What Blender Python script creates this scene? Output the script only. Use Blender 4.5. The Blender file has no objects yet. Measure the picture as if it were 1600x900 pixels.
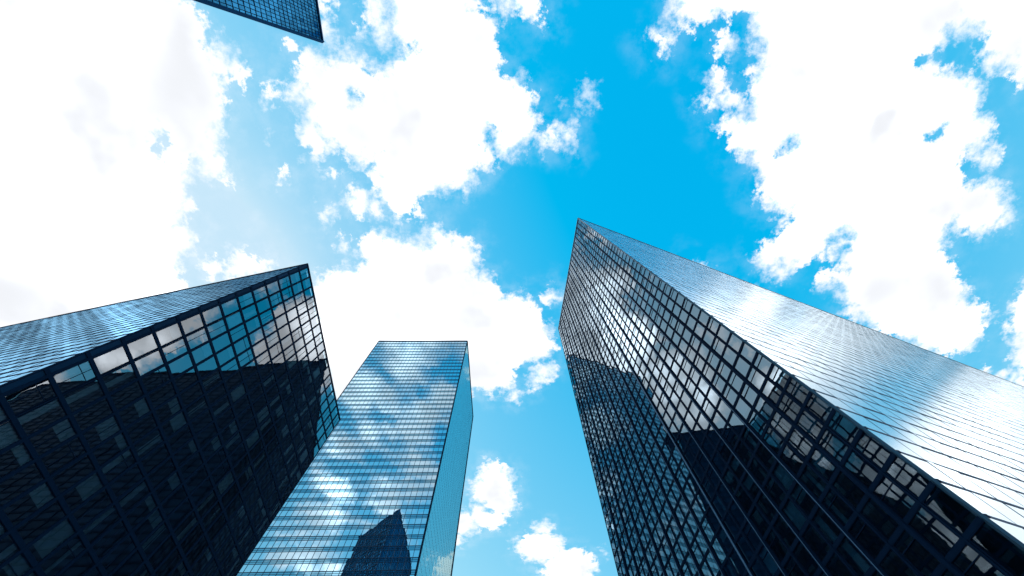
import bpy, math, random
from mathutils import Vector as V
random.seed(7)
S = bpy.context.scene
COL = S.collection

# ------------------------------------------------------------------ sky data
# cumulus cells on the cloud layer, as (x/z, y/z, radius/z) seen from the plaza
CLOUD = [(-1.376,0.055,0.467),(-1.665,0.217,0.378),(-1.013,-0.247,0.284),(-1.322,-0.153,0.414),(-1.846,0.465,0.157),(-1.443,0.082,0.477),(-1.147,0.317,0.188),(-1.779,0.149,0.276),(-0.912,-0.173,0.188),(-0.879,-0.395,0.122),(-1.235,-0.146,0.410),(-1.423,-0.408,0.170),(-1.893,0.552,0.096),(-1.530,0.129,0.448),(-1.765,0.371,0.253),(-0.718,-0.220,0.035),(-0.791,-0.005,0.037),(-0.939,0.190,0.045),(-1.349,-0.039,0.471),(-1.282,0.210,0.320),(-2.007,0.089,0.062),(-1.665,0.264,0.343),(-1.819,0.479,0.160),(-1.920,0.599,0.059),(-0.812,-0.462,0.047),(-0.671,-0.220,0.026),(-1.114,-0.301,0.243),(-0.791,-0.314,0.064),(-0.912,0.096,0.037),(-1.470,-0.542,0.045),(-1.047,0.452,0.037),(-0.845,-0.186,0.133),(-1.712,0.096,0.290),(-1.396,0.035,0.485),(-1.060,0.338,0.106),(-0.711,-0.233,0.033),(-0.953,-0.314,0.210),(-1.920,0.109,0.144),(-0.805,-0.045,0.049),(-1.383,-0.314,0.261),(-1.866,0.519,0.128),(-1.725,0.317,0.301),(-0.771,0.015,0.022),(-1.597,0.217,0.376),(-1.557,-0.005,0.338),(-0.738,-0.301,0.024),(-0.873,0.274,0.018),(-0.861,0.262,0.015),(-0.877,0.290,0.010),(-0.849,0.246,0.007),(-0.881,0.298,0.006),(-0.877,0.270,0.015),(-0.853,0.254,0.010),(-0.772,0.270,0.034),(-0.808,0.282,0.029),(-0.724,0.274,0.018),(-0.696,0.270,0.011),(-0.744,0.274,0.025),(-0.796,0.278,0.032),(-0.832,0.294,0.010),(-0.207,-0.103,0.159),(-0.187,-0.375,0.092),(-0.411,-0.139,0.103),(-0.019,-0.115,0.078),(-0.131,-0.231,0.096),(-0.291,0.005,0.086),(-0.463,-0.179,0.068),(-0.515,-0.071,0.032),(-0.295,0.093,0.041),(-0.143,-0.279,0.093),(-0.103,-0.111,0.115),(-0.367,-0.123,0.109),(-0.235,-0.319,0.045),(-0.403,-0.211,0.052),(-0.143,-0.419,0.051),(-0.499,-0.051,0.029),(-0.167,-0.015,0.075),(-0.511,-0.239,0.024),(-0.263,-0.003,0.092),(-0.511,-0.171,0.035),(0.037,-0.111,0.036),(-0.223,-0.435,0.036),(0.005,-0.155,0.043),(-0.535,-0.263,0.014),(-0.183,-0.359,0.099),(-0.307,0.073,0.046),(-0.051,-0.111,0.095),(-0.127,-0.295,0.077),(-0.179,-0.139,0.146),(-0.375,-0.119,0.108),(-0.539,-0.171,0.019),(-0.067,-0.015,0.024),(-0.519,-0.067,0.034),(-0.143,0.017,0.043),(-0.479,-0.195,0.056),(0.041,-0.167,0.015),(-0.119,-0.447,0.023),(-0.555,-0.167,0.013),(-0.451,-0.107,0.066),(-0.275,0.125,0.015),(-0.123,-0.215,0.093),(-0.307,0.137,0.009),(-0.195,-0.355,0.090),(-0.415,-0.187,0.074),(-0.075,-0.307,0.031),(-0.231,-0.439,0.032),(-0.415,0.093,0.031),(-0.375,0.105,0.018),(-0.411,0.077,0.025),(-0.423,0.113,0.021),(-0.423,0.129,0.009),(-0.375,0.117,0.011),(-0.423,0.069,0.013),(-0.427,-0.369,0.018),(-0.435,-0.305,0.013),(-0.435,-0.349,0.014),(-0.439,-0.317,0.009),(-0.439,-0.341,0.010),(-0.427,-0.353,0.013),(-0.443,-0.325,0.007),(-0.321,-0.345,0.025),(-0.313,-0.313,0.020),(-0.357,-0.313,0.009),(-0.321,-0.353,0.024),(-0.305,-0.293,0.012),(-0.317,-0.325,0.024),(-0.309,-0.361,0.014),(0.033,-0.363,0.032),(-0.011,-0.367,0.026),(-0.039,-0.375,0.019),(0.049,-0.347,0.021),(0.017,-0.363,0.029),(0.049,-0.375,0.017),(-0.027,-0.371,0.024),(0.109,-0.073,0.018),(0.141,-0.077,0.013),(0.093,-0.069,0.013),(0.121,-0.073,0.016),(0.145,-0.073,0.012),(0.149,-0.081,0.008),(0.129,-0.085,0.006),(0.363,-0.291,0.016),(0.363,-0.283,0.013),(0.371,-0.299,0.010),(0.351,-0.291,0.010),(0.508,-0.274,0.019),(0.508,-0.254,0.013),(0.500,-0.282,0.017),(0.488,-0.282,0.010),(0.496,-0.290,0.012),(0.504,-0.246,0.008),(0.530,-0.166,0.020),(0.498,-0.158,0.018),(0.506,-0.206,0.017),(0.562,-0.154,0.014),(0.514,-0.190,0.013),(0.550,-0.158,0.017),(0.570,-0.150,0.012),(0.946,-0.020,0.239),(0.801,-0.271,0.209),(1.096,0.280,0.144),(1.207,-0.371,0.115),(1.252,0.408,0.107),(0.506,-0.421,0.093),(1.001,-0.404,0.104),(1.379,0.485,0.076),(1.290,-0.282,0.085),(1.263,0.107,0.070),(0.718,-0.354,0.156),(0.812,-0.098,0.199),(0.796,0.213,0.069),(1.046,0.146,0.176),(0.440,-0.387,0.075),(1.146,0.341,0.137),(0.857,-0.332,0.178),(1.124,-0.415,0.091),(0.612,-0.071,0.049),(1.046,-0.071,0.151),(0.595,-0.415,0.098),(0.746,0.041,0.081),(1.307,0.130,0.056),(1.252,-0.449,0.056),(1.185,-0.076,0.049),(0.757,0.235,0.052),(1.318,0.463,0.089),(1.201,-0.293,0.067),(0.468,-0.432,0.081),(0.729,-0.198,0.139),(0.823,0.191,0.079),(1.246,-0.026,0.024),(1.185,0.363,0.132),(0.946,0.302,0.029),(1.385,0.441,0.057),(1.124,0.102,0.113),(1.068,-0.404,0.100),(0.912,0.313,0.025),(1.213,-0.382,0.118),(1.352,-0.248,0.041),(0.562,-0.093,0.027),(1.040,0.408,0.036),(1.096,-0.143,0.079),(1.285,-0.276,0.087),(0.784,0.263,0.042),(1.357,0.146,0.025),(1.533,0.381,0.023),(1.553,0.401,0.021),(1.517,0.381,0.014),(1.565,0.401,0.015),(1.541,0.389,0.023),(1.557,0.413,0.013),(1.529,0.365,0.010),(1.592,0.496,0.020),(1.608,0.500,0.017),(1.580,0.492,0.017),(1.616,0.508,0.010),(1.616,0.492,0.009),(1.580,0.480,0.010),(1.588,0.577,0.008),(1.576,0.573,0.007),(1.584,0.577,0.008),(1.500,0.616,0.007),(1.508,0.624,0.006),(1.496,0.612,0.007),(1.684,0.656,0.021),(1.740,0.668,0.021),(1.648,0.648,0.019),(1.616,0.640,0.016),(1.704,0.660,0.021),(1.584,0.632,0.013),(1.572,0.632,0.013),(-0.326,0.504,0.261),(-0.098,0.504,0.157),(-0.270,0.440,0.227),(-0.490,0.664,0.103),(-0.018,0.488,0.123),(-0.454,0.416,0.145),(-0.162,0.252,0.066),(-0.390,0.224,0.045),(-0.082,0.624,0.074),(-0.374,0.536,0.231),(-0.290,0.556,0.211),(-0.314,0.316,0.121),(0.082,0.536,0.043),(-0.194,0.228,0.050),(-0.534,0.712,0.055),(-0.062,0.624,0.070),(-0.190,0.456,0.186),(-0.202,0.192,0.030),(0.010,0.448,0.084),(-0.374,0.492,0.235),(-0.510,0.336,0.058),(-0.446,0.612,0.152),(-0.146,0.232,0.049),(-0.258,0.640,0.126),(-0.010,0.680,0.013),(-0.366,0.236,0.055),(0.006,0.692,0.012),(0.110,0.536,0.023),(-0.558,0.736,0.030),(-0.094,0.336,0.039),(0.010,0.716,0.008),(0.090,0.536,0.041),(-0.234,0.708,0.059),(-0.558,0.360,0.034),(0.014,0.704,0.012),(-0.210,0.168,0.013),(0.062,0.496,0.049),(-0.090,0.324,0.030),(-0.034,0.660,0.034),(-0.394,0.196,0.024),(-0.178,0.280,0.082),(0.010,0.444,0.082),(-0.414,0.580,0.187),(-0.282,0.328,0.125),(-0.446,0.420,0.152),(-0.118,0.544,0.148),(0.108,0.367,0.016),(0.100,0.375,0.015),(0.124,0.371,0.008),(0.092,0.379,0.010),(0.108,0.355,0.008),(0.089,0.633,0.025),(0.121,0.621,0.020),(0.077,0.653,0.015),(0.101,0.629,0.024),(0.069,0.677,0.007),(0.073,0.665,0.010),(0.077,0.617,0.010),(-0.606,0.019,0.009),(-0.614,0.027,0.006),(-0.602,0.015,0.006),(-0.480,0.022,0.006),(-0.468,0.022,0.007),(-0.468,0.018,0.006),(-0.513,0.129,0.009),(-0.501,0.125,0.007),(-0.521,0.137,0.007),(-0.483,0.204,0.009),(-0.479,0.192,0.007),(-0.487,0.212,0.007),(-0.605,-0.172,0.010),(-0.601,-0.184,0.007),(-0.613,-0.164,0.006),(-0.597,-0.168,0.007),(-0.076,1.120,0.075),(-0.088,1.248,0.071),(-0.188,1.276,0.060),(-0.064,1.060,0.061),(-0.228,1.364,0.036),(-0.048,1.180,0.063),(-0.060,1.012,0.040),(0.228,1.628,0.111),(0.224,1.516,0.103),(0.120,1.404,0.080),(0.276,1.692,0.075),(0.192,1.696,0.070),(0.088,1.404,0.072),(0.120,1.304,0.029),(0.660,0.470,0.130),(0.660,0.580,0.090),(0.750,0.550,0.110),(0.570,0.400,0.080),(0.800,0.600,0.090),(0.550,0.330,0.040),(0.520,0.300,0.035),(1.700,0.380,0.200),(1.720,0.240,0.150),(1.900,0.300,0.200),(1.720,0.100,0.130),(1.680,0.500,0.130),(2.200,0.520,0.280),(2.050,0.000,0.300),(2.600,0.300,0.300),(-0.700,0.460,0.120),(-0.800,0.520,0.100)]
THIN = [(0.193,-0.154,0.031),(0.177,-0.182,0.020),(0.189,-0.146,0.026),(0.189,-0.162,0.029),(0.126,-0.147,0.012),(0.126,-0.143,0.011),(0.122,-0.151,0.009),(0.366,1.444,0.019),(0.374,1.468,0.013),(0.354,1.424,0.014),(0.346,1.412,0.009),(-0.617,-0.081,0.010),(-0.637,-0.081,0.006),(-0.621,-0.081,0.009),(-0.633,-0.077,0.007),(-0.543,-0.008,0.011),(-0.539,-0.008,0.010),(-0.003,1.280,0.006)]
GAP = [(-0.903,-0.060,0.018),(-0.917,-0.041,0.012),(-0.056,-0.084,0.015),(-0.056,-0.063,0.015),(-0.042,-0.035,0.010),(0.994,-0.249,0.014),(0.729,-0.060,0.010),(0.716,-0.044,0.010),(0.706,-0.030,0.008),(1.088,-0.073,0.012),(0.915,0.191,0.016),(0.932,0.224,0.020),(0.930,0.258,0.018),(0.751,0.283,0.013),(-0.084,1.217,0.012),(-0.394,-0.170,0.013),(0.937,0.180,0.011)]
SOUTH = [(-0.380,-0.542,0.034),(-0.320,-0.540,0.034),(-0.250,-0.533,0.029),(-0.189,-0.529,0.019),(-0.352,-0.620,0.032),(-0.331,-0.663,0.035),(-0.316,-0.609,0.025),(-0.501,-0.692,0.051),(-0.543,-0.767,0.036),(-0.516,-0.880,0.038),(-0.450,-0.877,0.027),(-0.320,-0.767,0.057),(-0.349,-0.858,0.053),(-0.244,-0.747,0.047),(-0.238,-0.832,0.026),(-0.363,-1.005,0.055),(-0.335,-1.084,0.045),(-0.378,-1.114,0.034),(-0.491,-1.130,0.051),(-0.538,-1.224,0.053),(-0.559,-1.322,0.042),(-0.702,-1.130,0.063),(-0.772,-1.256,0.059),(-0.821,-1.322,0.054),(-0.940,-1.479,0.074),(-0.823,-1.534,0.050),(-0.485,-0.574,0.025),(-0.426,-0.767,0.026),(-0.622,-0.926,0.038)]
SKY_STRENGTH = .10; SKY_AIR, SKY_DUST, SKY_OZONE = 1.0, .3, 1.5
CLOUD_HI, CLOUD_LO = 40, 9.2                       # in units of the sky texture; times the strength

# ------------------------------------------------------------------ materials
def new_mat(name):
    m = bpy.data.materials.new(name); m.use_nodes = True
    nt = m.node_tree; nt.nodes.clear()
    return m, nt, nt.nodes, nt.links

def principled(name, col, rough=.5, metal=0., noise=None, spec=.5):
    m, nt, N, L = new_mat(name)
    o = N.new('ShaderNodeOutputMaterial'); p = N.new('ShaderNodeBsdfPrincipled')
    p.inputs['Base Color'].default_value = (*col, 1); p.inputs['Roughness'].default_value = rough
    p.inputs['Metallic'].default_value = metal; p.inputs['Specular IOR Level'].default_value = spec
    if noise:
        tc = N.new('ShaderNodeTexCoord'); n = N.new('ShaderNodeTexNoise'); n.inputs['Scale'].default_value = noise[0]
        n.inputs['Detail'].default_value = 6
        mr = N.new('ShaderNodeMix'); mr.data_type = 'RGBA'
        mr.inputs[6].default_value = (*[c * (1 - noise[1]) for c in col], 1)
        mr.inputs[7].default_value = (*[min(1, c * (1 + noise[1])) for c in col], 1)
        L.new(tc.outputs['Object'], n.inputs['Vector']); L.new(n.outputs['Fac'], mr.inputs[0])
        L.new(mr.outputs[2], p.inputs['Base Color'])
    L.new(p.outputs[0], o.inputs[0])
    return m

def glass(name, tint, behind, ior, base, see=None, wave=(.25, .02), rough=0.0, vary=.25):
    """Coated facade glass: Fresnel mirror over either an opaque dark pane or, with see, a tinted clear one."""
    m, nt, N, L = new_mat(name)
    o = N.new('ShaderNodeOutputMaterial'); mix = N.new('ShaderNodeMixShader')
    g = N.new('ShaderNodeBsdfGlossy'); g.inputs['Color'].default_value = (*tint, 1); g.inputs['Roughness'].default_value = rough
    geo = N.new('ShaderNodeNewGeometry'); tc = N.new('ShaderNodeTexCoord')
    n = N.new('ShaderNodeTexNoise'); n.inputs['Scale'].default_value = wave[0]; n.inputs['Detail'].default_value = 2
    b = N.new('ShaderNodeBump'); b.inputs['Strength'].default_value = 1; b.inputs['Distance'].default_value = wave[1]
    L.new(tc.outputs['Object'], n.inputs['Vector']); L.new(n.outputs['Fac'], b.inputs['Height']); L.new(b.outputs[0], g.inputs['Normal'])
    fr = N.new('ShaderNodeFresnel'); fr.inputs['IOR'].default_value = ior
    ma = N.new('ShaderNodeMath'); ma.operation = 'MULTIPLY_ADD'; ma.use_clamp = True
    ma.inputs[1].default_value = 1 - base; ma.inputs[2].default_value = base
    L.new(fr.outputs[0], ma.inputs[0]); L.new(ma.outputs[0], mix.inputs[0])
    if see:
        d = N.new('ShaderNodeBsdfTransparent'); d.inputs['Color'].default_value = (*see, 1)
    else:
        d = N.new('ShaderNodeBsdfDiffuse')
        mr = N.new('ShaderNodeMix'); mr.data_type = 'RGBA'
        mr.inputs[6].default_value = (*[c * (1 - vary) for c in behind], 1)
        mr.inputs[7].default_value = (*[c * (1 + vary) for c in behind], 1)
        L.new(geo.outputs['Random Per Island'], mr.inputs[0]); L.new(mr.outputs[2], d.inputs['Color'])
    L.new(d.outputs[0], mix.inputs[1]); L.new(g.outputs[0], mix.inputs[2]); L.new(mix.outputs[0], o.inputs[0])
    return m

M = {
    'side_cyan': glass('cyan mirror glass', (.62, .97, 1.0), (.004, .08, .14), 1.5, .72, wave=(.08, .003), vary=.3),
    'frame_dark': principled('navy aluminium', (.003, .017, .046), .7, 0, (1.5, .25), .03),
    'fin': principled('blue anodised fin', (.010, .035, .08), .4, .2, (1.0, .2), .3),
    'trim_light': principled('pale aluminium trim', (.32, .40, .46), .35, .3, (2, .15)),
    'ledge': principled('steel blue ledge', (.006, .032, .085), .7, .0, (1.2, .25), .05),
    'edge': principled('blue grey corner trim', (.02, .07, .12), .4, .2, (2, .2), .3),
    'glint': principled('pale blue fin cap', (.10, .22, .36), .45, .2, (2, .3), .3),  # paler than the fins: sky light on their edges, put into the colour
    'ledge_light': principled('mid blue ledge', (.02, .08, .16), .6, .0, (1.2, .25), .2),
    'roof': principled('grey roofing', (.18, .18, .18), .9, 0, (.6, .3)),
    'slab': principled('painted ceiling slab', (.26, .36, .42), .8, 0, (.5, .15)),
    'core': principled('dark interior wall', (.06, .12, .18), .8, 0, (.7, .4)),
    'blind': principled('roller blind fabric', (.80, .82, .82), .8, 0, (3, .1)),
    'dark_glass': glass('dark clear glass', (.88, .95, 1.0), None, 1.85, .20, see=(.42, .70, .82), wave=(.35, .003)),
    'dark_glass_right': glass('dark clear glass right', (.72, .89, 1.0), None, 1.65, .25, see=(.17, .42, .56), wave=(.35, .003)),
    'mirror_blue': glass('blue mirror glass', (.66, .89, 1.0), (.006, .07, .13), 1.5, .74, wave=(.12, .02), vary=.5),
    'spandrel_blue': glass('blue spandrel glass', (.40, .78, .96), (.006, .06, .12), 1.5, .46, wave=(.15, .02), vary=.2),
    'mirror_side': glass('side mirror glass', (.84, .95, 1.0), (.006, .05, .10), 1.6, .70, wave=(.30, .004), rough=.2, vary=.4),
    'dark_solid': glass('dark opaque glass', (.8, .92, 1.0), (.007, .036, .085), 1.08, .0, wave=(.3, .004), rough=.3),
    'band': principled('blue panel band', (.003, .05, .13), .85, 0, (.4, .2), .04),
    'asphalt': principled('asphalt', (.05, .05, .052), .85, 0, (.4, .3)),
    'paving': principled('granite paving', (.28, .27, .26), .7, 0, (.8, .25)),
    'teal_side': glass('teal side glass', (.22, .48, .70), (.006, .05, .10), 1.6, .26, wave=(.30, .003), rough=.1, vary=.4),
    'blue_glass': glass('saturated blue glass', (.05, .34, .66), (.003, .05, .12), 1.5, .14, wave=(.5, .02), vary=.6),
}

# ------------------------------------------------------------------ mesh helpers
class MB:
    def __init__(s): s.v = []; s.f = []; s.m = []
    def quad(s, a, b, c, d, mi=0):
        i = len(s.v); s.v += [tuple(a), tuple(b), tuple(c), tuple(d)]; s.f.append((i, i+1, i+2, i+3)); s.m.append(mi)
    def hexa(s, lo, hi, mi=0):
        """lo: four corners counter-clockwise seen from hi's side, hi: the same four moved out"""
        i = len(s.v); s.v += [tuple(p) for p in lo] + [tuple(p) for p in hi]
        for f in ((3,2,1,0), (4,5,6,7), (0,1,5,4), (1,2,6,5), (2,3,7,6), (3,0,4,7)):
            s.f.append(tuple(i+k for k in f)); s.m.append(mi)
    def bar(s, p, q, w, n, d0, d1, mi=0):
        """bar from p to q, w wide, standing from d0 to d1 along the outward normal n"""
        t = (q-p).normalized(); side = n.cross(t).normalized() * (w/2)
        lo = [p+side+n*d0, p-side+n*d0, q-side+n*d0, q+side+n*d0]
        hi = [x+n*(d1-d0) for x in lo]
        s.hexa(lo[::-1], hi[::-1], mi) if (lo[1]-lo[0]).cross(lo[2]-lo[1]).dot(n) < 0 else s.hexa(lo, hi, mi)
    def build(s, name, mats, parent=None):
        me = bpy.data.meshes.new(name); me.from_pydata(s.v, [], s.f); me.update()
        for m in (mats if isinstance(mats, (list, tuple)) else [mats]): me.materials.append(m)
        me.polygons.foreach_set('material_index', s.m)
        o = bpy.data.objects.new(name, me); COL.objects.link(o)
        if parent: o.parent = parent; o.matrix_parent_inverse = parent.matrix_world.inverted()
        return o

def empty(name, loc, label, cat):
    o = bpy.data.objects.new(name, None); COL.objects.link(o); o.location = loc; o.empty_display_size = 3
    o['label'] = label; o['category'] = cat
    bpy.context.view_layer.update()
    return o

# ------------------------------------------------------------------ camera
TILT = math.atan(190/560)                       # away from the zenith, towards +Y
cam = bpy.data.objects.new('camera', bpy.data.cameras.new('camera')); COL.objects.link(cam)
cam.location = (0, 0, 1.6)
from mathutils import Matrix
fwd = V((0, math.sin(TILT), math.cos(TILT))); rgt = V((1, 0, 0)); upv = V((0, -math.cos(TILT), math.sin(TILT)))
cam.matrix_world = Matrix(((rgt.x, upv.x, -fwd.x, 0), (rgt.y, upv.y, -fwd.y, 0), (rgt.z, upv.z, -fwd.z, 1.6), (0, 0, 0, 1)))
cam.data.sensor_width = 36; cam.data.lens = 36*560/1600; cam.data.clip_start = .1; cam.data.clip_end = 20000
S.camera = cam
def seen_area(pts):
    q = []
    for p in pts:
        d = p - V((0, 0, 1.6)); z = d.dot(fwd)
        if z < .5: return 0
        q.append((d.dot(rgt)/z*560, d.dot(upv)/z*560))
    cx = sum(a for a, b in q)/4; cy = sum(b for a, b in q)/4
    if abs(cx) > 795 or abs(cy) > 445: return 0
    return abs(sum(q[i-1][0]*q[i][1]-q[i][0]*q[i-1][1] for i in range(4)))/2

# ------------------------------------------------------------------ facades
class Face:
    """a facade between its top edge (left, right seen from outside) and its foot"""
    def __init__(s, T0, T1, B0, B1):
        s.c = [V(x) for x in (T0, T1, B0, B1)]
        s.n = (s.c[1]-s.c[0]).cross(s.c[2]-s.c[0]).normalized() * -1
        s.w = (s.c[1]-s.c[0]).length; s.h = (s.c[2]-s.c[0]).length
    def P(s, u, t, d=0.):
        a = s.c[0].lerp(s.c[1], u); b = s.c[2].lerp(s.c[3], u)
        return a.lerp(b, t) + s.n*d

def pane_quad(mb, F, u0, u1, t0, t1, d, tilt, mi=0):
    a, b, c = (random.uniform(-tilt, tilt) for _ in range(3))
    q = [F.P(u0, t1, d+a), F.P(u1, t1, d+b), F.P(u1, t0, d+c), F.P(u0, t0, d+a+c-b)]
    mb.quad(*q, mi); return q

def rim(mb, F, u0, u1, t0, t1, w, d0, d1, mi=0, split_u=None, split_t=None):
    du, dt = w/2/F.w, w/2/F.h
    for t in (t0+dt, t1-dt): mb.bar(F.P(u0, t), F.P(u1, t), w, F.n, d0, d1, mi)
    for u in (u0+du, u1-du): mb.bar(F.P(u, t0+2*dt), F.P(u, t1-2*dt), w, F.n, d0, d1, mi)
    if split_u: mb.bar(F.P(split_u, t0+2*dt), F.P(split_u, t1-2*dt), w, F.n, d0, d1-.005, mi)
    if split_t: mb.bar(F.P(u0+2*du, split_t), F.P(u1-2*du, split_t), w, F.n, d0, d1-.009, mi)

def fracs(n): return [i/n for i in range(n+1)]

class Tower:
    def __init__(s, label, top, base, name='office_tower'):
        s.top = [V(p) for p in top]; s.base = [V(p) for p in base]; k = len(top)
        c = sum(s.base, V())/k
        s.root = empty(name, (c.x, c.y, 0), label, 'office tower')
        s.faces = [Face(s.top[i], s.top[(i+1) % k], s.base[i], s.base[(i+1) % k]) for i in range(k)]
        s.cells = []                     # every window: face, extents, look
    def ring(s, t, inset):
        k = len(s.top); c = sum((a.lerp(b, t) for a, b in zip(s.top, s.base)), V())/k
        out = []
        for a, b in zip(s.top, s.base):
            p = a.lerp(b, t); d = (c-p); out.append(p + d.normalized()*min(inset, d.length*.8))
        return out
    def prism(s, mb, t0, t1, inset, mi=0):
        hi, lo = s.ring(t0, inset), s.ring(t1, inset); k = len(hi); i = len(mb.v)
        mb.v += [tuple(p) for p in lo] + [tuple(p) for p in hi]
        mb.f.append(tuple(i+j for j in reversed(range(k)))); mb.m.append(mi)
        mb.f.append(tuple(i+k+j for j in range(k))); mb.m.append(mi)
        for j in range(k):
            l = (j+1) % k; mb.f.append((i+j, i+l, i+k+l, i+k+j)); mb.m.append(mi)
    def caps(s, trim, edge_w, edge_d, parapet_h, drop=0.0):
        mb = MB(); i = 0
        mb.v = [tuple(p-V((0, 0, .9))) for p in s.ring(0, .6)]; mb.f = [tuple(range(len(mb.v)))]; mb.m = [0]
        mb.build('roof', M['roof'], s.root)
        mb = MB()
        for F in s.faces:
            t = parapet_h/2/F.h
            mb.bar(F.P(0, t), F.P(1, t), parapet_h, F.n, -.5, edge_d, 0)
        mb.build('parapet', trim, s.root)
        for F in s.faces:
            G = s.faces[s.faces.index(F)-1]
            mb = MB(); n = (F.n+G.n).normalized()
            mb.bar(F.P(0, .0008, -.1), F.P(0, 1, -.1), edge_w, n, -.25, edge_d*.9, 0)
            mb.build('corner_trim', trim, s.root)

    def finish(s, frames):
        """the 100 windows that show largest become parts, the rest one part"""
        for c in s.cells:
            F = c['F']; c['a'] = seen_area([F.P(u, t) for u, t in ((c['u0'], c['t0']), (c['u1'], c['t0']), (c['u1'], c['t1']), (c['u0'], c['t1']))]) if c['front'] else 0
        s.cells.sort(key=lambda c: -c['a'])
        rest = MB(); restb = MB(); mats = [frames] + sorted({c['mat'] for c in s.cells})
        ml = [M[x] for x in mats]
        for k, c in enumerate(s.cells):
            own = k < 100 and c['a'] > 0
            F = c['F']; w = MB() if own else rest; g = MB() if own and c['rim'] else w
            if c['rim']: rim(w, F, c['u0'], c['u1'], c['t0'], c['t1'], c['rim'], c['d']-.06, c['d']+.05, 0, c['su'], c['st'])
            gi = 0 if own else mats.index(c['mat'])
            pane_quad(g, F, c['u0'], c['u1'], c['t0'], c['t1'], c['d'], c['tilt'], gi)
            b = None
            if c['blind']:
                b = MB() if own else restb; u0, u1, t0, t1, d = c['blind']
                b.hexa([F.P(u0, t1, d-.02), F.P(u1, t1, d-.02), F.P(u1, t0, d-.02), F.P(u0, t0, d-.02)],
                       [F.P(u0, t1, d), F.P(u1, t1, d), F.P(u1, t0, d), F.P(u0, t0, d)])
            if own:
                o = w.build('window', M[frames] if c['rim'] else M[c['mat']], s.root)
                if c['rim']: g.build('pane', M[c['mat']], o)
                if b: b.build('blind', M['blind'], o)
        o = rest.build('window', ml, s.root); o['kind'] = 'stuff'
        if restb.v: o = restb.build('blind', M['blind'], s.root); o['kind'] = 'stuff'

    def fill(s, F, us, ts, mat, d, tilt, front=True, rim_w=0, mu=0., mt=0., su=0, st=0, blind=0, alt=None):
        """one window per cell of the grid; mu, mt: metres left for the bars; alt: material of the lower strip"""
        du, dt = mu/2/F.w, mt/2/F.h
        for i in range(len(us)-1):
            for j in range(len(ts)-1):
                u0, u1, t0, t1 = us[i]+du, us[i+1]-du, ts[j]+dt, ts[j+1]-dt
                c = dict(F=F, u0=u0, u1=u1, t0=t0, t1=t1, mat=mat, d=d, tilt=tilt, front=front, rim=rim_w, su=None, st=None, blind=None)
                if su and random.random() < su: c['su'] = u0+(u1-u0)*random.choice((.5, .5, .38))
                if st and random.random() < st: c['st'] = t0+(t1-t0)*.3
                if blind and random.random() < blind:
                    e = (t1-t0)*.02; k = random.random()
                    if k < .55: c['blind'] = (u0, u1, t0+e, t0+(t1-t0)*random.choice((.25, .4, .6, .85)), d-.22)
                    else:
                        x = random.uniform(0, .6); c['blind'] = (u0+(u1-u0)*x, u0+(u1-u0)*(x+random.uniform(.2, .4)), t0+e, t1-e, d-.22)
                s.cells.append(c)

def bars_v(mb, F, us, w, d0, d1, t0=0.002, t1=1.):
    for u in us: mb.bar(F.P(u, t0), F.P(u, t1), w, F.n, d0, d1)
def bars_h(mb, F, ts, w, d0, d1):
    for t in ts: mb.bar(F.P(.0005, t), F.P(.9995, t), w, F.n, d0, d1)
def inner(L): return L[1:-1]

# ================================================================== lower left tower: 112 m, 22 storeys
T = Tower('dark glass office tower with heavy square window grid beside the pale mirror tower',
          [(-64.89, 29.24, 112.00), (-63.76, 89.00, 112.00), (-198.40, 116.80, 112.00), (-200.00, 57.15, 112.00)],
          [(-66.35, 25.44, 0.00), (-63.09, 89.45, 0.00), (-198.40, 116.80, 0.00), (-200.80, 55.20, 0.00)])
E_, N_, W_, S_ = T.faces
us, ts = [0, .018] + [.018+.982*i/18 for i in range(1, 19)], fracs(22)
mb = MB()
bars_v(mb, E_, [us[1]] + us[3:-1], .42, -.25, .10); bars_v(mb, E_, [us[2]], .18, -.25, .04)
bars_h(mb, E_, inner(ts), .55, -.25, .06)
mb.build('mullion_grid', M['frame_dark'], T.root)
T.fill(E_, us[:2], ts, 'dark_solid', -.05, .004, True, 0, .2, .53)
T.fill(E_, us[1:], ts, 'dark_glass', -.05, .010, True, .08, .40, .53, su=.45, st=.12, blind=.5)
mb = MB()
for F, nc in ((S_, 40), (N_, 40)):
    hs = fracs(44)
    bars_h(mb, F, inner(hs), .38, -.2, .03); bars_v(mb, F, inner(fracs(nc)), .09, -.2, .008)
    T.fill(F, fracs(nc), hs, 'teal_side', -.02, .012, F is S_, 0, .02, .02)
bars_h(mb, W_, inner(ts), .4, -.2, .1); T.fill(W_, fracs(18), ts, 'mirror_side', -.08, .01, False)
mb.build('floor_ledges', M['ledge'], T.root)
T.caps(M['frame_dark'], .26, .12, .5)
mb = MB()
for t in inner(ts): T.prism(mb, t-.22/100, t+.22/100, .75)
mb.build('floor_slabs', M['slab'], T.root)
mb = MB(); T.prism(mb, .012, 1, 9.5); mb.build('core_wall', M['core'], T.root)
T.finish('frame_dark')

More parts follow.
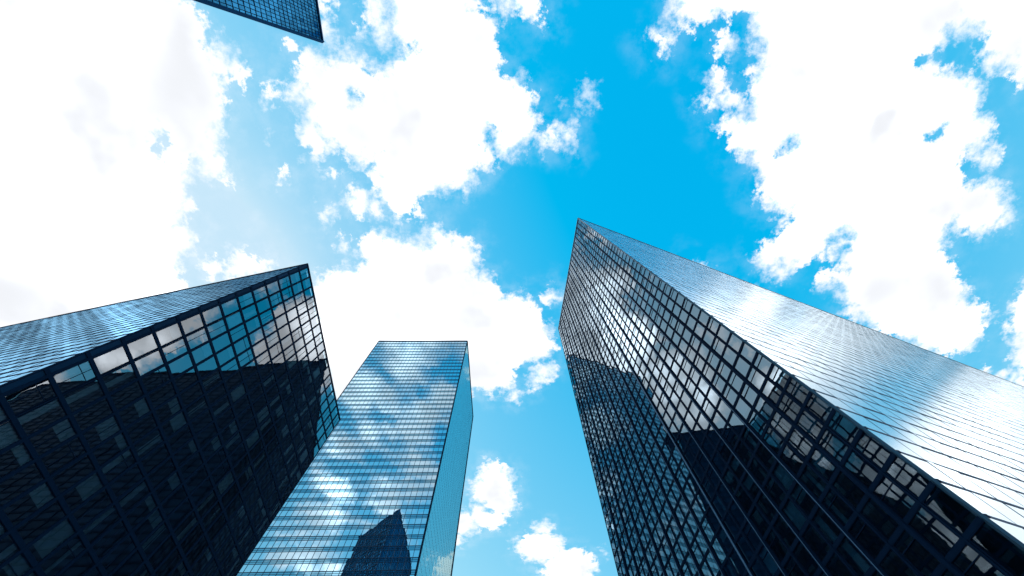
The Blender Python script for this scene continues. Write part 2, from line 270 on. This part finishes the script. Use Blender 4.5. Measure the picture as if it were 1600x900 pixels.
# ================================================================== middle tower: 300 m, 62 storeys
T = Tower('slim pale blue mirror glass office tower standing between the two dark ones',
          [(-123.2, 152.84, 300), (-41.16, 152.84, 300), (-38.93, 236.47, 300), (-121.5, 236.47, 300)],
          [(-118.03, 156.74, 0), (-36.81, 153.88, 0), (-35.23, 237.02, 0), (-117.0, 240.0, 0)])
S_, E_, N_, W_ = T.faces
n = 62; nc = 29
us = fracs(nc); ts = fracs(n)
mb = MB()
bars_v(mb, S_, inner(us), .16, -.2, .06)
bars_h(mb, S_, [i/n for i in range(1, n)], .24, -.2, .04); bars_h(mb, S_, [(i+.36)/n for i in range(n)], .13, -.2, .03)
bars_h(mb, S_, [(i+.18)/n for i in range(n)], .07, -.2, .02)
mb.build('mullion_grid', M['fin'], T.root)
for i in range(n):
    a, m_, b = i/n, (i+.36)/n, (i+1)/n
    T.fill(S_, us, [a, m_], 'spandrel_blue', -.06, .003, True)
    T.fill(S_, us, [m_, b], 'mirror_blue', -.06, .004, True)
mb = MB()
bars_v(mb, E_, inner(fracs(42)), .16, -.2, .03); bars_h(mb, E_, inner(ts), .10, -.2, .004)
T.fill(E_, fracs(42), fracs(31), 'side_cyan', -.02, .006, True)
for F in (N_, W_):
    bars_h(mb, F, inner(ts), .5, -.2, .1); T.fill(F, fracs(20), fracs(31), 'mirror_blue', -.06, .02, False)
mb.build('side_fins', M['fin'], T.root)
T.caps(M['frame_dark'], .7, .3, 1.4)
T.finish('fin')

# ================================================================== right tower: 120 m, 60 storeys
T = Tower('tall dark glass office tower with sharp roof corner and bright ribbed side wall',
          [(21.55, 15.93, 120.00), (211.33, 85.67, 120.00), (206.67, 125.33, 120.00), (16.79, 55.87, 120.00)],
          [(22.00, 15.27, 0.00), (211.67, 85.00, 0.00), (206.67, 125.67, 0.00), (14.79, 56.39, 0.00)])
S_, E_, N_, W_ = T.faces
n = 60; us, ts = fracs(26), fracs(n)
mb = MB()
bars_v(mb, W_, us[2:-1:2], .24, -.25, .15); bars_v(mb, W_, us[1:-1:2], .11, -.25, .05)
bars_h(mb, W_, inner(ts), .18, -.25, .015)
mb.build('mullion_grid', M['frame_dark'], T.root)
mb = MB()
bars_v(mb, W_, us[2:-4:2], .05, .152, .172); bars_v(mb, W_, [us[16]+.12/W_.w], .10, .152, .22)  # thin pale strips painting the light caught along the fin edges
mb.build('fin_glints', M['glint'], T.root)
T.fill(W_, us, ts, 'dark_glass_right', -.04, .008, True, .04, .18, .19, st=.35, blind=.30)
mb = MB()
bars_h(mb, S_, inner(ts), .17, -.25, .008); bars_v(mb, S_, inner(fracs(95)), .03, -.25, .002)
mb.build('floor_ledges', M['ledge_light'], T.root); mb = MB()
T.fill(S_, fracs(95), ts, 'mirror_side', -.01, .010, True)
for F in (N_, E_):
    k = 80 if F is N_ else 20
    bars_h(mb, F, inner(ts), .5, -.25, .12); T.fill(F, fracs(k), ts, 'dark_solid', -.08, .01, False)
mb.build('floor_bands', M['frame_dark'], T.root)
T.caps(M['edge'], .16, .10, .4)
mb = MB()
for t in inner(ts): T.prism(mb, t-.12/120, t+.12/120, .6)
mb.build('floor_slabs', M['slab'], T.root)
mb = MB(); T.prism(mb, .008, 1, 11); mb.build('core_wall', M['core'], T.root)
T.finish('frame_dark')

# ================================================================== tower whose corner hangs in from the top: 330 m, battered
T = Tower('deep blue glass office tower with only its pointed roof corner in view',
          [(-148.18, -92.42, 330), (-205.0, -133.5, 330), (-200.0, -190.0, 330), (-148.6, -192.0, 330)],
          [(-161.41, -49.28, 0), (-240.0, -114.0, 0), (-230.0, -215.0, 0), (-160.0, -212.0, 0)])
NW_, W_, S_, E_ = T.faces
us, ts = fracs(50), fracs(70)
mb = MB()
bars_v(mb, E_, us[1:-1], .28, -.4, .10); bars_h(mb, E_, inner(ts), .46, -.4, .07)
for F in (NW_, W_, S_): bars_v(mb, F, inner(fracs(24)), .5, -.4, .35); bars_h(mb, F, inner(ts), .9, -.4, .25)
mb.build('mullion_grid', M['frame_dark'], T.root)
T.fill(E_, us, ts, 'blue_glass', -.08, .05, True)
for F in (NW_, W_, S_): T.fill(F, fracs(24), ts, 'blue_glass', -.15, .05, False)
T.caps(M['band'], 2.2, .6, 1.6)
T.finish('frame_dark')

# ================================================================== dark tower behind the right one, seen mirrored in the left one
T = Tower('dark bronze office tower mirrored in the glass of the left tower',
          [(52, 168, 300), (360, 176, 300), (390, 290, 300), (86, 280, 300)], [(52, 168, 0), (360, 176, 0), (390, 290, 0), (86, 280, 0)])
mb = MB()
for F in T.faces:
    bars_v(mb, F, inner(fracs(30)), .7, -.4, .3); bars_h(mb, F, inner(fracs(60)), 1.2, -.4, .1)
    T.fill(F, fracs(30), fracs(60), 'dark_solid', -.15, .02, False)
mb.build('mullion_grid', M['frame_dark'], T.root)
T.caps(M['frame_dark'], 1, .4, 2.5)
T.finish('frame_dark')

# ================================================================== its twin beyond the left tower, seen mirrored in the right one
T = Tower('dark bronze office tower mirrored in the glass of the right tower',
          [(-237, 279, 400), (-224, 302, 400), (-330, 390, 400), (-430, 190, 400)], [(-237, 279, 0), (-224, 302, 0), (-330, 390, 0), (-430, 190, 0)])
mb = MB()
for F in T.faces:
    bars_v(mb, F, inner(fracs(30)), .7, -.4, .3); bars_h(mb, F, inner(fracs(60)), 1.2, -.4, .1)
    T.fill(F, fracs(30), fracs(60), 'dark_solid', -.15, .02, False)
mb.build('mullion_grid', M['frame_dark'], T.root)
T.caps(M['frame_dark'], 1, .4, 2.5)
T.finish('frame_dark')

# ------------------------------------------------------------------ ground
mb = MB(); mb.quad(V((-6000, -6000, 0)), V((6000, -6000, 0)), V((6000, 6000, 0)), V((-6000, 6000, 0)))
o = mb.build('ground', M['asphalt']); o['kind'] = 'structure'
mb = MB(); mb.quad(V((-36, -60, .004)), V((20, -60, .004)), V((20, 140, .004)), V((-36, 140, .004)))
o = mb.build('plaza_pavement', M['paving']); o['kind'] = 'structure'

# ------------------------------------------------------------------ light
SUN_EL, SUN_AZ = 35, 290                         # degrees; azimuth clockwise from +Y
sd = V((math.sin(math.radians(SUN_AZ))*math.cos(math.radians(SUN_EL)), math.cos(math.radians(SUN_AZ))*math.cos(math.radians(SUN_EL)), math.sin(math.radians(SUN_EL))))
sun = bpy.data.objects.new('sun', bpy.data.lights.new('sun', 'SUN')); COL.objects.link(sun)
sun.data.energy = 2.0; sun.data.angle = math.radians(.5); sun.data.color = (1, .97, .93)
sun.rotation_euler = sd.to_track_quat('Z', 'Y').to_euler(); sun.location = (0, 0, 400)

W = bpy.data.worlds.new('World'); S.world = W; W.use_nodes = True
nt = W.node_tree; N, L = nt.nodes, nt.links; N.clear()
def math_(op, a, b=None, c=None, clamp=False):
    n = N.new('ShaderNodeMath'); n.operation = op; n.use_clamp = clamp
    for i, x in enumerate((a, b, c)):
        if x is None: continue
        if isinstance(x, (int, float)): n.inputs[i].default_value = x
        else: L.new(x, n.inputs[i])
    return n.outputs[0]
def vmath(op, a, b):
    n = N.new('ShaderNodeVectorMath'); n.operation = op
    for i, x in enumerate((a, b)):
        if isinstance(x, tuple): n.inputs[i].default_value = x
        else: L.new(x, n.inputs[i])
    return n.outputs['Value'] if op in ('DISTANCE', 'DOT_PRODUCT', 'LENGTH') else n.outputs[0]
def noise(vec, scale, detail, rough=.55, dist=0., lac=2.0):
    n = N.new('ShaderNodeTexNoise'); n.inputs['Scale'].default_value = scale; n.inputs['Detail'].default_value = detail
    n.inputs['Roughness'].default_value = rough; n.inputs['Distortion'].default_value = dist; n.inputs['Lacunarity'].default_value = lac
    L.new(vec, n.inputs['Vector']); return n
def ramp(x, a, b, smooth=True):
    n = N.new('ShaderNodeMapRange'); n.interpolation_type = 'SMOOTHSTEP' if smooth else 'LINEAR'
    n.inputs[1].default_value = a; n.inputs[2].default_value = b
    if isinstance(x, (int, float)): n.inputs[0].default_value = x
    else: L.new(x, n.inputs[0])
    return n.outputs[0]
tc = N.new('ShaderNodeTexCoord'); sx = N.new('ShaderNodeSeparateXYZ'); L.new(tc.outputs['Generated'], sx.inputs[0])
z = math_('MAXIMUM', sx.outputs[2], .06)
cb = N.new('ShaderNodeCombineXYZ'); L.new(math_('DIVIDE', sx.outputs[0], z), cb.inputs[0]); L.new(math_('DIVIDE', sx.outputs[1], z), cb.inputs[1])
p = cb.outputs[0]                                # point on the cloud layer
yy = N.new('ShaderNodeSeparateXYZ'); L.new(p, yy.inputs[0])
# billowing edges: push the point about with two octaves of vector noise
w1 = noise(p, 5.0, 3, .5); w2 = noise(p, 22, 4, .6)
q = vmath('ADD', p, vmath('MULTIPLY', vmath('SUBTRACT', w1.outputs['Color'], (.5, .5, .5)), (.045, .045, 0)))
q = vmath('ADD', q, vmath('MULTIPLY', vmath('SUBTRACT', w2.outputs['Color'], (.5, .5, .5)), (.035, .035, 0)))
def field(L_):
    acc = None
    for x, y, r in L_:
        f = math_('SUBTRACT', r, vmath('DISTANCE', q, (x, y, 0)))
        acc = f if acc is None else math_('MAXIMUM', acc, f)
    return acc
F = field(CLOUD)
G = field(GAP)
F = math_('MINIMUM', F, math_('MULTIPLY', G, -1.0))
fine = noise(p, 34, 8, .66).outputs['Fac']; mid = noise(p, 9, 5, .55).outputs['Fac']; big = noise(p, 1.8, 2, .5).outputs['Fac']; lowm = noise(p, 5, 3, .5).outputs['Fac']
e = math_('MULTIPLY_ADD', math_('SUBTRACT', fine, .5), .13, F)
soft = math_('MULTIPLY_ADD', ramp(mid, .38, .66), .07, .016)
a_main = math_('SMOOTH_MIN', math_('MAXIMUM', math_('DIVIDE', math_('ADD', e, math_('MULTIPLY', soft, .5)), soft), 0), 1, .15)
a_main = ramp(a_main, 0, 1)
Ft = field(THIN)
a_thin = math_('MULTIPLY', ramp(math_('MULTIPLY_ADD', math_('SUBTRACT', fine, .5), .17, Ft), -.01, .05), .55)
Fs = field(SOUTH)
a_south = math_('MULTIPLY', ramp(math_('MULTIPLY_ADD', math_('SUBTRACT', mid, .5), .35, Fs), -.08, .05), .86)
# open sky beyond the traced clouds: scattered cumulus of the same kind
far = noise(p, 1.5, 7, .55, .3).outputs['Fac']
dist_c = vmath('LENGTH', p, (0, 0, 0))
t2 = math_('MAXIMUM', ramp(yy.outputs[0], -.95, -1.05), ramp(yy.outputs[0], 0.0, .12))
out_s = math_('MULTIPLY', ramp(yy.outputs[1], -.46, -.62), t2)           # south of the framed sky
out_e = math_('MULTIPLY', ramp(yy.outputs[0], 1.35, 1.6), ramp(yy.outputs[1], .35, .1)); out_w = ramp(yy.outputs[0], -1.45, -1.7); out_n = ramp(yy.outputs[1], 1.5, 1.8)
outside = math_('MAXIMUM', math_('MAXIMUM', out_s, out_e), math_('MAXIMUM', out_w, out_n))
a_far = math_('MULTIPLY', ramp(far, .49, .57), outside)
wisp = math_('MULTIPLY', ramp(noise(p, 5, 6, .6, .15).outputs['Fac'], .50, .80), math_('MULTIPLY', ramp(yy.outputs[0], -.1, -.6), .30))
veil = math_('MULTIPLY', math_('MULTIPLY', ramp(math_('MULTIPLY_ADD', math_('SUBTRACT', mid, .5), .16, F), -.09, .02), ramp(noise(p, 14, 6, .62).outputs['Fac'], .40, .68)), math_('MULTIPLY_ADD', ramp(yy.outputs[0], .6, -.5), .12, .12))
alpha = math_('MAXIMUM', math_('MAXIMUM', a_south, veil), math_('MAXIMUM', math_('MAXIMUM', a_main, a_thin), math_('MAXIMUM', a_far, wisp)))
# sky
sky = N.new('ShaderNodeTexSky'); sky.sky_type = 'NISHITA'; sky.sun_disc = False
sky.sun_elevation = math.radians(SUN_EL); sky.sun_rotation = math.radians(SUN_AZ)
sky.air_density = SKY_AIR; sky.dust_density = SKY_DUST; sky.ozone_density = SKY_OZONE
sp = N.new('ShaderNodeSeparateColor'); L.new(sky.outputs[0], sp.inputs[0])
hs = N.new('ShaderNodeCombineColor')             # the deep cyan of the day: contrast per channel
for i, (gain, off) in enumerate(((4.3, -2.95), (2.1, 2.4), (.40, 7.9))):
    L.new(math_('MINIMUM', math_('MAXIMUM', math_('MULTIPLY_ADD', sp.outputs[i], gain, off), .004), (5.8, 8.1, 9.7)[i]), hs.inputs[i])
# cloud brightness: blown-out tops, greyer bellies
shade = math_('MULTIPLY', ramp(big, .30, .65), ramp(lowm, .25, .65))
lum = math_('MULTIPLY_ADD', math_('POWER', shade, 1.7), CLOUD_HI-CLOUD_LO, CLOUD_LO)
edge = math_('MAXIMUM', ramp(F, .0, .06), ramp(Fs, -.07, .03))
lum = math_('ADD', math_('MULTIPLY', lum, edge), math_('MULTIPLY', math_('SUBTRACT', 1.0, edge), 11.0))
cl = N.new('ShaderNodeCombineColor')
L.new(math_('MULTIPLY', lum, .965), cl.inputs[0]); L.new(math_('MULTIPLY', lum, .99), cl.inputs[1]); L.new(math_('MULTIPLY', lum, 1.04), cl.inputs[2])
mx = N.new('ShaderNodeMix'); mx.data_type = 'RGBA'; mx.clamp_factor = True
L.new(alpha, mx.inputs[0]); L.new(hs.outputs[0], mx.inputs[6]); L.new(cl.outputs[0], mx.inputs[7])
bg = N.new('ShaderNodeBackground'); bg.inputs[1].default_value = SKY_STRENGTH
wo = N.new('ShaderNodeOutputWorld'); L.new(mx.outputs[2], bg.inputs[0]); L.new(bg.outputs[0], wo.inputs[0])
W.cycles.sampling_method = 'MANUAL'; W.cycles.sample_map_resolution = 512

vs = S.view_settings; vs.view_transform = 'Standard'; vs.look = 'None'; vs.exposure = 0; vs.gamma = 1; vs.use_curve_mapping = False
S.cycles.max_bounces = 10; S.cycles.transparent_max_bounces = 10; S.cycles.glossy_bounces = 5; S.cycles.diffuse_bounces = 3
S.cycles.sample_clamp_indirect = 8
